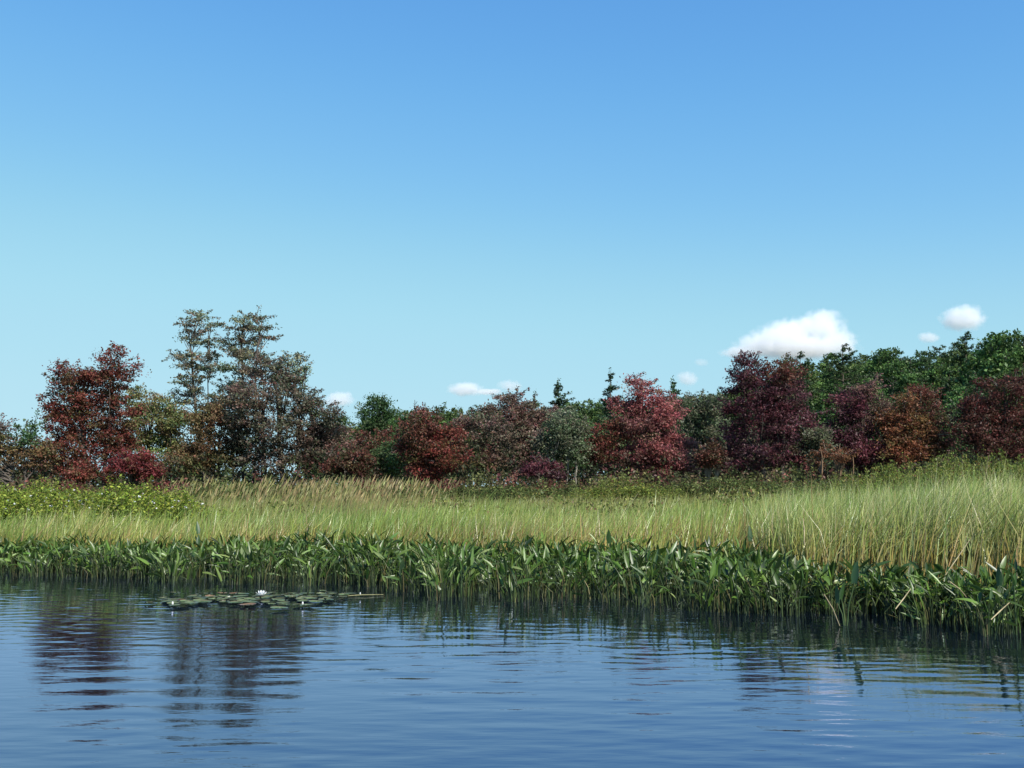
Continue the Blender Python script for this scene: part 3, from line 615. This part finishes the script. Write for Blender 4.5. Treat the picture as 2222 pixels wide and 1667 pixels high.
# ------------------------------------------------------------------ grass
def blades(g, x, y, h, w, C0, C1, lean=.20, bend=.34, wind=.12):
    n = len(x); z0 = gz(x, y) - .03
    B = np.stack([x, y, z0], -1); a = R.uniform(0, 2 * math.pi, n); ln = np.abs(R.normal(0, lean, n))
    dr = np.stack([np.cos(a) * ln + wind, np.sin(a) * ln, np.ones(n)], -1); dr = unit(dr)
    b2 = R.uniform(0, 2 * math.pi, n); bd = np.stack([np.cos(b2) + .5, np.sin(b2), -.15 * np.ones(n)], -1) * (R.uniform(0, bend, n) * h)[:, None]
    M = B + dr * (h * .55)[:, None]; T = B + dr * h[:, None] + bd
    s = R.uniform(-.7, .7, n); S = np.stack([np.cos(s), np.sin(s), np.zeros(n)], -1) * (w / 2)[:, None]
    V = np.stack([B - S, B + S, M + S * .8, M - S * .8, T], 1).reshape(-1, 3)
    o = np.arange(n)[:, None] * 5
    Cm = C0 * .35 + C1 * .65
    g.add(V, o + np.array([[0, 1, 2, 3]]), o + np.array([[3, 2, 4]]), np.stack([C0, C0, Cm, Cm, C1], 1).reshape(-1, 3))

def sample(n, d0, d1, p0, p1, power=2.0):
    """points spread so that nearer ground gets more blades"""
    u = R.uniform(0, 1, n); e = 2 - power; d = (d0 ** e + u * (d1 ** e - d0 ** e)) ** (1 / e) if abs(e) > 1e-6 else d0 * (d1 / d0) ** u
    px = R.uniform(p0, p1, n); x = (px - 1111) / F * d
    return px, x, d
GP_Y = [(.27, .335, .08, 5), (.48, .47, .20, 2), (.17, .27, .06, 5), (.38, .30, .14, 1.5), (.09, .13, .035, 3)]
GP_B = [(.38, .25, .07, 4), (.20, .20, .05, 3), (.38, .19, .05, 3)]
g = Geo()
# main meadow
px, x, d = sample(160000, 10.2, 46, -420, 2800, 1.9)
k = d > grassd(px) - R.uniform(0, .5, len(d)) ; px, x, d = px[k], x[k], d[k]
pt = np.sin(x * .8 + d * .35) * np.sin(d * .55 - x * .3) ; pt2 = np.sin(x * 2.1 + 1.3 * d)
right = sstep(1500, 1800, px)
h = (.76 + .27 * right + .06 * pt + .04 * pt2 + .06 * right * sstep(1850, 2200, px) + .1 * sstep(20, 34, d)) * R.normal(1, .14, len(d)).clip(.4, 1.35)
tall = R.random(len(d)) < .05; h[tall] *= 1.22
h *= 1 + .10 * np.sin(x * 4.3 + np.sin(d * 3)) * np.sin(d * 2.7 + x)
C1 = palcol(GP_Y, len(d), .2); C0 = palcol(GP_B, len(d), .2)
gr = (pt > .25) & (R.random(len(d)) < .7); C1[gr] = palcol([(.17, .27, .05, 3), (.24, .34, .08, 2)], gr.sum(), .2)
br = (sstep(15, 17, d) < 1) & (px < 1650) & (d < 18.5) & (R.random(len(d)) < .3); C1[br] = palcol([(.26, .17, .08, 3), (.2, .16, .07, 2)], br.sum(), .2)
far = sstep(24, 38, d)[:, None] * (.7 - .35 * right[:, None]); C1 = C1 * (1 - far) + palcol([(.18, .19, .055, 3), (.24, .20, .08, 2), (.13, .10, .05, 1)], len(d), .2) * far
w = .008 + .00045 * d
m_ = np.sin(x * .9 + 1.7 * np.sin(d * .6)) * np.sin(d * .9 + .8 * np.sin(x * 1.7)); C1 = C1 * (1 + .22 * m_[:, None] * np.array([1.25, .8, .9])) * [.94, 1, .92]
blades(g, x, d, h, w * R.uniform(.6, 1.3, len(d)), C0, C1)
# dense stand at the water's edge on the right
px, x, d = sample(60000, 11.6, 19, 1640, 2900, 1.2)
k = d > grassd(px) - R.uniform(0, .35, len(d)); px, x, d = px[k], x[k], d[k]
h = (1.0 + .22 * sstep(1720, 2150, px) + .13 * np.sin(x * 3.1 + np.sin(d * 2)) * np.sin(d * 2.2)) * R.normal(1, .17, len(d)).clip(.35, 1.4)
C1 = palcol(GP_Y + [(.50, .45, .24, 2.5)], len(d), .2); C0 = palcol([(.32, .17, .05, 3), (.28, .2, .06, 3), (.14, .16, .05, 3)], len(d), .2)
m_ = np.sin(x * 1.9 + 1.7 * np.sin(d * 1.1)) * np.sin(d * 1.6 + x); C1 = C1 * (1 + .24 * m_[:, None] * np.array([1.2, .85, .9])) * [.94, 1, .90]
blades(g, x, d, h, R.uniform(.006, .013, len(d)), C0, C1, lean=.19, bend=.42)
tag(obj('marsh_grass', g.mesh('marsh_grass', M_grass)), 'tall yellow-green marsh grass filling the meadow behind the pickerelweed', 'grass', kind='stuff')

# tan plume grass in the left and middle meadow
g = Geo(); n_ = 900
px = np.concatenate([R.normal(500, 130, n_ // 3), R.normal(760, 100, n_ // 3 * 2)]); px = px[(px > 330) & (px < 970)]; d = R.uniform(24, 31, len(px)); x = (px - 1111) / F * d
h = R.uniform(.95, 1.48, len(px)); C = palcol([(.27, .21, .10, 3), (.22, .21, .08, 3)], len(px), .2)
blades(g, x, d, h, np.full(len(x), .014), palcol([(.2, .2, .07, 1)], len(x), .2), C, lean=.08, bend=.12, wind=.2)
hb = np.stack([x + .2 * h * .9, d, gz(x, d) + h * R.uniform(.86, .98, len(x))], -1); hd = unit(np.stack([R.uniform(.1, .6, len(x)), R.normal(0, .2, len(x)), np.ones(len(x))], -1))
hl = R.uniform(.16, .30, (len(x), 1)); hs = np.stack([np.ones(len(x)), np.zeros(len(x)), -hd[:, 0]], -1) * .013
V = np.stack([hb, hb + hd * hl * .4 + hs, hb + hd * hl, hb + hd * hl * .4 - hs], 1).reshape(-1, 3); g.add(V, np.arange(len(V)).reshape(-1, 4), C=np.repeat(C * 1.2, 4, 0))
V = np.stack([hb, hb + hd * hl * .4 + hs[:, [1, 0, 2]], hb + hd * hl, hb + hd * hl * .4 - hs[:, [1, 0, 2]]], 1).reshape(-1, 3); g.add(V, np.arange(len(V)).reshape(-1, 4), C=np.repeat(C * 1.2, 4, 0))
tag(obj('plume_grass', g.mesh('plume_grass', M_grass)), 'tan nodding plume grass along the back of the left and middle meadow', 'plume grass', kind='stuff')

# ------------------------------------------------------------------ pickerelweed
def leaf_shape(L, Wd, fold, arch):
    """lance leaf along +Z from the origin, face towards -Y, folded on its midrib"""
    st = [(.0, .0), (.10, .72), (.28, 1.0), (.55, .80), (.8, .42), (1.0, 0)]
    V = []; T = []; Q = []
    V.append([0, 0, 0])
    for t, w in st[1:-1]:
        y = arch * L * t * t; V += [[-w * Wd / 2, y - fold * w * Wd / 2, L * t], [0, y, L * t], [w * Wd / 2, y - fold * w * Wd / 2, L * t]]
    V.append([0, arch * L, L]); e = len(V) - 1
    T += [[0, 2, 1], [0, 3, 2], [e - 3, e - 2, e], [e - 2, e - 1, e]]
    for k in range(3):
        a = 1 + 3 * k; Q += [[a, a + 1, a + 4, a + 3], [a + 1, a + 2, a + 5, a + 4]]
    # heart-shaped shoulders below the joint
    V += [[-Wd * .36, -fold * Wd * .3, -L * .07], [Wd * .36, -fold * Wd * .3, -L * .07]]; T += [[0, 1, e + 1], [0, e + 2, 3]]
    return np.array(V), np.array(Q), np.array(T)

def basis(dr, roll):
    dr = dr / np.linalg.norm(dr); a = np.cross(dr, [0, 0, 1.0]); a = a / (np.linalg.norm(a) + 1e-6) if np.linalg.norm(a) > 1e-3 else np.array([1., 0, 0])
    b = np.cross(a, dr); x = a * math.cos(roll) + b * math.sin(roll); y = np.cross(dr, x)
    return np.stack([x, y, dr], 1)

WP = [(.065, .115, .018, 5), (.10, .165, .03, 4), (.035, .065, .014, 4), (.17, .23, .08, 1.3)]
SP = [(.06, .09, .025, 4), (.035, .055, .02, 4), (.13, .12, .045, .9)]
def shoot(spread=.14, hmul=1.0, big=1.0):
    """one stalk with its leaf: returns (leaf V,Q,T,col), (stalk points, radius, col)"""
    a = R.uniform(0, 6.28); h = R.uniform(.06, .42) * hmul; ln = R.uniform(.02, .55)
    b = np.array([math.cos(a), math.sin(a), 0]) ; root = b * R.uniform(0, spread)
    tip = root + b * ln * h + [0, 0, h]; mid = root + b * ln * h * .35 + [0, 0, h * .5]
    P = np.array([root - [0, 0, .12], mid, tip])
    td = unit(tip - mid); kink = R.choice([0, 1, 2], p=[.52, .28, .20])
    dr = unit(td * [1, .8, .25][kink] + b * [.15, .7, 1.0][kink] + R.normal(0, .24, 3))
    Lf = R.uniform(.11, .225) * big; V, Q, T = leaf_shape(Lf, Lf * R.uniform(.15, .30), R.uniform(.2, .9), R.uniform(-.05, .3))
    V = V @ basis(dr, R.uniform(-1.2, 1.2)).T + tip
    return V, Q, T, palcol(WP, 1, .2)[0], P, palcol(SP, 1, .25)[0]

def proto_plant(n, hmul, big):
    S = []
    for _ in range(n):
        V, Q, T, c, P, sc = shoot(hmul=hmul, big=big)
        g = Geo(); g.add(V, Q, T, C=c); w = Geo(); tube(w, P, [.0065, .006, .004], 4, sc)
        S.append((g.mesh('leaf', M_weed, True), w.mesh('stem', M_weed, True)))
    return S
PROT = [proto_plant(R.integers(5, 8), 1.0, 1.0) for _ in range(16)]
n_ = 5300
px = R.uniform(-420, 2850, n_); u = R.uniform(0, 1, n_) ** 1.15; f, b = frontd(px), backd(px)
d = f + (b - f) * u * 1.02 + .35 * np.sin(px * .011) * (1 - u) + .2 * np.sin(px * .043 + 1) * (1 - u); x = (px - 1111) / F * d
keep = R.random(n_) < ((b - f) / 4.2 * .62 + .18) * (.22 + .78 * np.clip(u / .38, 0, 1))
keep &= ~((R.random(n_) < .75) & (u < .25) & (np.sin(px * .031) + np.sin(px * .013 + 2) > .5))      # open gaps at the front edge
px, d, x, u = px[keep], d[keep], x[keep], u[keep]
seen = np.where((px > -40) & (px < 2262))[0]; order = seen[np.argsort(d[seen])][:300]; chosen = set(order.tolist())
for i in order:
    pr = PROT[R.integers(len(PROT))]; s = R.uniform(.82, 1.15) * (.92 if px[i] > 1650 else 1)
    lab = ('tall ' if s > 1.04 else 'mid-height ' if s > .93 else 'short ') + 'pickerelweed with ' + ['five', 'six', 'seven'][len(pr) - 5] + ' leaves, ' + ('outer' if u[i] < .2 else 'second' if u[i] < .5 else 'inner') + ' row below ' + landmark(px[i])
    r = empty('pickerelweed', (x[i], d[i], 0), R.uniform(0, 6.28)); r.scale = (s, s, s); SO.append((r, px[i]))
    tag(r, lab, 'water plant', 'pickerelweed clumps along the front of the bed')
    for lf, stm in pr: obj('leaf', lf, r); obj('stem', stm, r)
# distinctive tall ones, placed by what they overtop
for qx, qd, top, lb in ((2190, 8.9, 1180, 'tallest pickerelweed with one upright dark spear leaf beside the right edge'), (1825, 9.5, 1215, 'pickerelweed with broad dark leaf tilted up against the pale grass'),
                        (432, 16.6, 1130, 'lone tall pickerelweed leaf sticking out above the left bed'), (1325, 14.6, 1148, 'high pickerelweed leaf overtopping the middle of the bed'), (1612, 14.0, 1140, 'pair of upright pickerelweed leaves before the grass corner')):
    P0 = wpt(qx, HZ, qd); top = wpt(qx, top, qd)[2]; r = empty('pickerelweed', (P0[0], qd, 0)); tag(r, lb, 'water plant', 'pickerelweed clumps along the front of the bed')
    for k in range(3):
        hh = top * (1 if k == 0 else R.uniform(.6, .85)); Lf = .21 if k == 0 else .17
        V, Q, T = leaf_shape(Lf, Lf * .36, .35, .05); dr = unit(np.array([R.normal(0, .18), R.normal(0, .15), 1.])); tip = np.array([R.normal(0, .04), R.normal(0, .04), max(.1, hh - Lf * .97)])
        g = Geo(); g.add(V @ basis(dr, R.uniform(-.5, .5)).T + tip, Q, T, C=(.03, .07, .018)); obj('leaf', g.mesh('leaf', M_weed, True), r)
        w = Geo(); tube(w, [[0, 0, -.12], tip * [.4, .4, .5], tip], [.007, .006, .004], 4, (.06, .1, .03)); obj('stem', w.mesh('stem', M_weed, True), r)
g = Geo()
for i in range(len(px)):
    if i in chosen: continue
    deep = (1 if px[i] > 500 else .88) * (1 + .16 * math.sin(x[i] * 2.1 + 1) * math.cos(d[i] * 1.7 + x[i]) + .1 * math.sin(x[i] * 5.3))
    for _ in range(5):
        V, Q, T, c, P, sc = shoot(hmul=deep * (.9 if px[i] > 1650 else 1) * (1.0 if u[i] < .8 else 1.08)); o = np.array([x[i], d[i], 0])
        g.add(V + o, Q, T, C=c); tube(g, P + o, [.0065, .006, .004], 3, sc)
tag(obj('pickerelweed_bed', g.mesh('pickerelweed_bed', M_weed, True)), 'dense dark green pickerelweed bed behind the front clumps', 'water plants', kind='stuff')

# thin bare stems at the water line among the weed
g = Geo()
for _ in range(800):
    q = R.uniform(-300, 2560); dd = frontd(q) + R.exponential(.6) - .15; xx = (q - 1111) / F * dd; h = R.uniform(.08, .32)
    tube(g, np.array([[xx, dd, -.1], [xx + R.normal(0, .02), dd, h * .5], [xx + R.normal(0, .05), dd + R.normal(0, .03), h]]), [.004, .0035, .002], 3, palcol(SP, 1, .3)[0] * .75)
tag(obj('young_shoots', g.mesh('young_shoots', M_weed)), 'thin green and tan shoots crowding the waterline of the bed', 'shoots', kind='stuff')

# dead pale stalks that lean out of the bed
for a, b, dd, lb in (((1788, 1290), (1822, 1358), 9.25, 'pale dead stalk leaning left out of the water under the grass'), ((2150, 1345), (2190, 1308), 8.7, 'thick pale dead stalk lying low near the right edge'),
                     ((1943, 1322), (1976, 1278), 9.2, 'pale dead stalk leaning right in the corner bed'), ((2050, 1250), (2105, 1170), 10.4, 'long tan reed stalk slanting up across the tall grass'),
                     ((1745, 1180), (1742, 1125), 10.9, 'straight pale reed stalk upright before the grass'), ((2060, 1262), (2100, 1300), 9.1, 'short broken pale stalk in the corner bed')):
    A, B = wpt(*a, dd), wpt(*b, dd + .15); w = Geo(); c = (A + B) / 2; tube(w, np.array([A, c + [.01, 0, .01], B]) - c, [.0055, .006, .004], 5, (.34, .29, .17))
    tag(obj('dead_stalk', w.mesh('dead_stalk', M_dead, True), loc=tuple(c)), lb, 'dead stalk', 'dead pale stalks')

# ------------------------------------------------------------------ water lilies
mp_, n, out = newmat('lily_pad'); L = n.links.new
p = n.nodes.new('ShaderNodeBsdfPrincipled'); at = n.nodes.new('ShaderNodeAttribute'); at.attribute_name = 'Col'; L(at.outputs['Color'], p.inputs['Base Color']); p.inputs['Roughness'].default_value = .35
L(p.outputs[0], out.inputs['Surface'])
def pad_mesh(rust):
    k = 26; a = np.linspace(.16, 2 * math.pi - .16, k); wv = 1 + .04 * np.sin(a * 5 + R.uniform(0, 6)) ; V = [[0, 0, .004]]; C = [[.06, .10, .04]]
    base = np.array([.06, .095, .042]) * R.uniform(.75, 1.25) if not rust else np.array([.13, .085, .045])
    for r, z in ((.5, .004), (.88, .006), (1.0, .012)):
        up = .009 * max(0, r - .8) * 5 * np.clip(np.sin(a * 1.0 + R.uniform(0, 6)), 0, 1)
        for j in range(k): V.append([math.cos(a[j]) * r * wv[j], math.sin(a[j]) * r * wv[j], z / .1 * .1 + up[j] * .9]); C.append(base * R.uniform(.85, 1.15) if r < .95 else base * .6 + np.array([.06, .03, .02]))
    V = np.array(V) * [.1, .1, 1]; Q = []; T = []
    for j in range(k - 1):
        T.append([0, 1 + j, 2 + j])
        for q in range(2): s = 1 + q * k; Q.append([s + j, s + j + 1, s + k + j + 1, s + k + j])
    return mesh('lily_pad', V, Q, T, np.array(C), mp_, True)
PADS = [pad_mesh(False) for _ in range(5)] + [pad_mesh(True)]
clusters = [((470, 1298), 62, 4, 20, 'lily pad in the thin line left of the lily'), ((590, 1299), 84, 6, 44, 'lily pad in the raft round the lily'),
            ((725, 1292), 48, 3.5, 10, 'lily pad right of the lily'), ((400, 1306), 40, 4, 7, 'lily pad by the leftmost bud')]
placed = []
for (cx, cy_), sx, sy, num, lb in clusters:
    med = CAMH * F / (cy_ + 1 - HZ)
    for _ in range(num):
        for t in range(40):
            q = wpt(cx + R.normal(0, sx * .6), HZ, 1); yy = cy_ + R.normal(0, sy); dd = CAMH * F / (yy - HZ); X = np.array([q[0] * dd, dd]); s = R.uniform(.5, .95)
            if all(np.hypot(*(X - o)) > (s + so_) * .085 for o, so_ in placed): break
        pi = int(R.choice(6, p=[.19] * 5 + [.05])); placed.append((X, s)); o = obj('lily_pad', PADS[pi], loc=(X[0], X[1], .012 + .004 * R.random())); o.scale = (s, s, 1); o.rotation_euler = (0, 0, R.uniform(0, 6))
        tag(o, ('rusty ' if pi == 5 else 'green ') + ('large ' if s > .8 else 'mid-size ' if s > .65 else 'small ') + ('front ' if dd < med else 'back ') + lb, 'lily pad', 'floating water lily pads'); SO.append((o, 1111 + X[0] / X[1] * F))
M_petal = foliage_mat('petal', .3, .02); M_core = prin_mat('stamens', (.7, .5, .05), .6, 9)
def lily(px, py, size, label, open_=True):
    dd = CAMH * F / (py - HZ); P = wpt(px, HZ, dd); r = empty('water_lily', (P[0], dd, .035)); tag(r, label, 'water lily', 'white water lilies among the pads')
    for ring, (n_, tilt, L_) in enumerate(((8, 1.15, 1.0), (8, .75, .9), (6, .4, .72)) if open_ else ((5, .25, 1.0), (4, .1, .85))):
        for k in range(n_):
            V, Q, T = leaf_shape(size * L_, size * .42, -.25, -.1); a = k * 2 * math.pi / n_ + ring * .4; dr = np.array([math.cos(a) * math.sin(tilt), math.sin(a) * math.sin(tilt), math.cos(tilt)])
            V = V[:-2]; T = T[:-2]
            g = Geo(); g.add(V @ basis(dr, 0).T, Q, T, C=(.88, .88, .86)); obj('petal', g.mesh('petal', M_petal, True), r)
    if open_:
        g = Geo()
        for k in range(22):
            a = R.uniform(0, 6.28); t = R.uniform(0, .4); tube(g, [[0, 0, 0], [math.sin(t) * math.cos(a) * size * .35, math.sin(t) * math.sin(a) * size * .35, size * .4]], [.002, .0015], 3)
        obj('stamens', g.mesh('stamens', M_core), r)['kind'] = 'stuff'
lily(573, 1294, .08, 'open white water lily flower standing on the raft of pads')
lily(383, 1314, .036, 'small closed white lily bud floating left of the pads', False)
lily(662, 1314, .034, 'small white lily bud at the front of the pad raft', False)
lily(785, 1292, .028, 'tiny white lily bud in the sparse pad line by the bed', False)
w = Geo(); A = wpt(735, 1290, CAMH * F / 222); B = wpt(832, 1286, CAMH * F / 218); c = (A + B) / 2; c[2] = .012; A[2] = B[2] = .012
tube(w, np.array([A, c + [0, .02, .006], B]) - c, [.006, .007, .004], 5, (.2, .2, .1)); tag(obj('floating_stalk', w.mesh('floating_stalk', M_dead, True), loc=tuple(c)), 'thin floating stalk lying on the water right of the pads', 'floating stalk')
single_out()
if __import__('os').environ.get('TRIS'): print('TRIS', sum(sum(len(p_.vertices) - 2 for p_ in m.polygons) for m in bpy.data.meshes), len(bpy.data.objects), sorted(((len(m.polygons), m.name) for m in bpy.data.meshes), reverse=True)[:8])
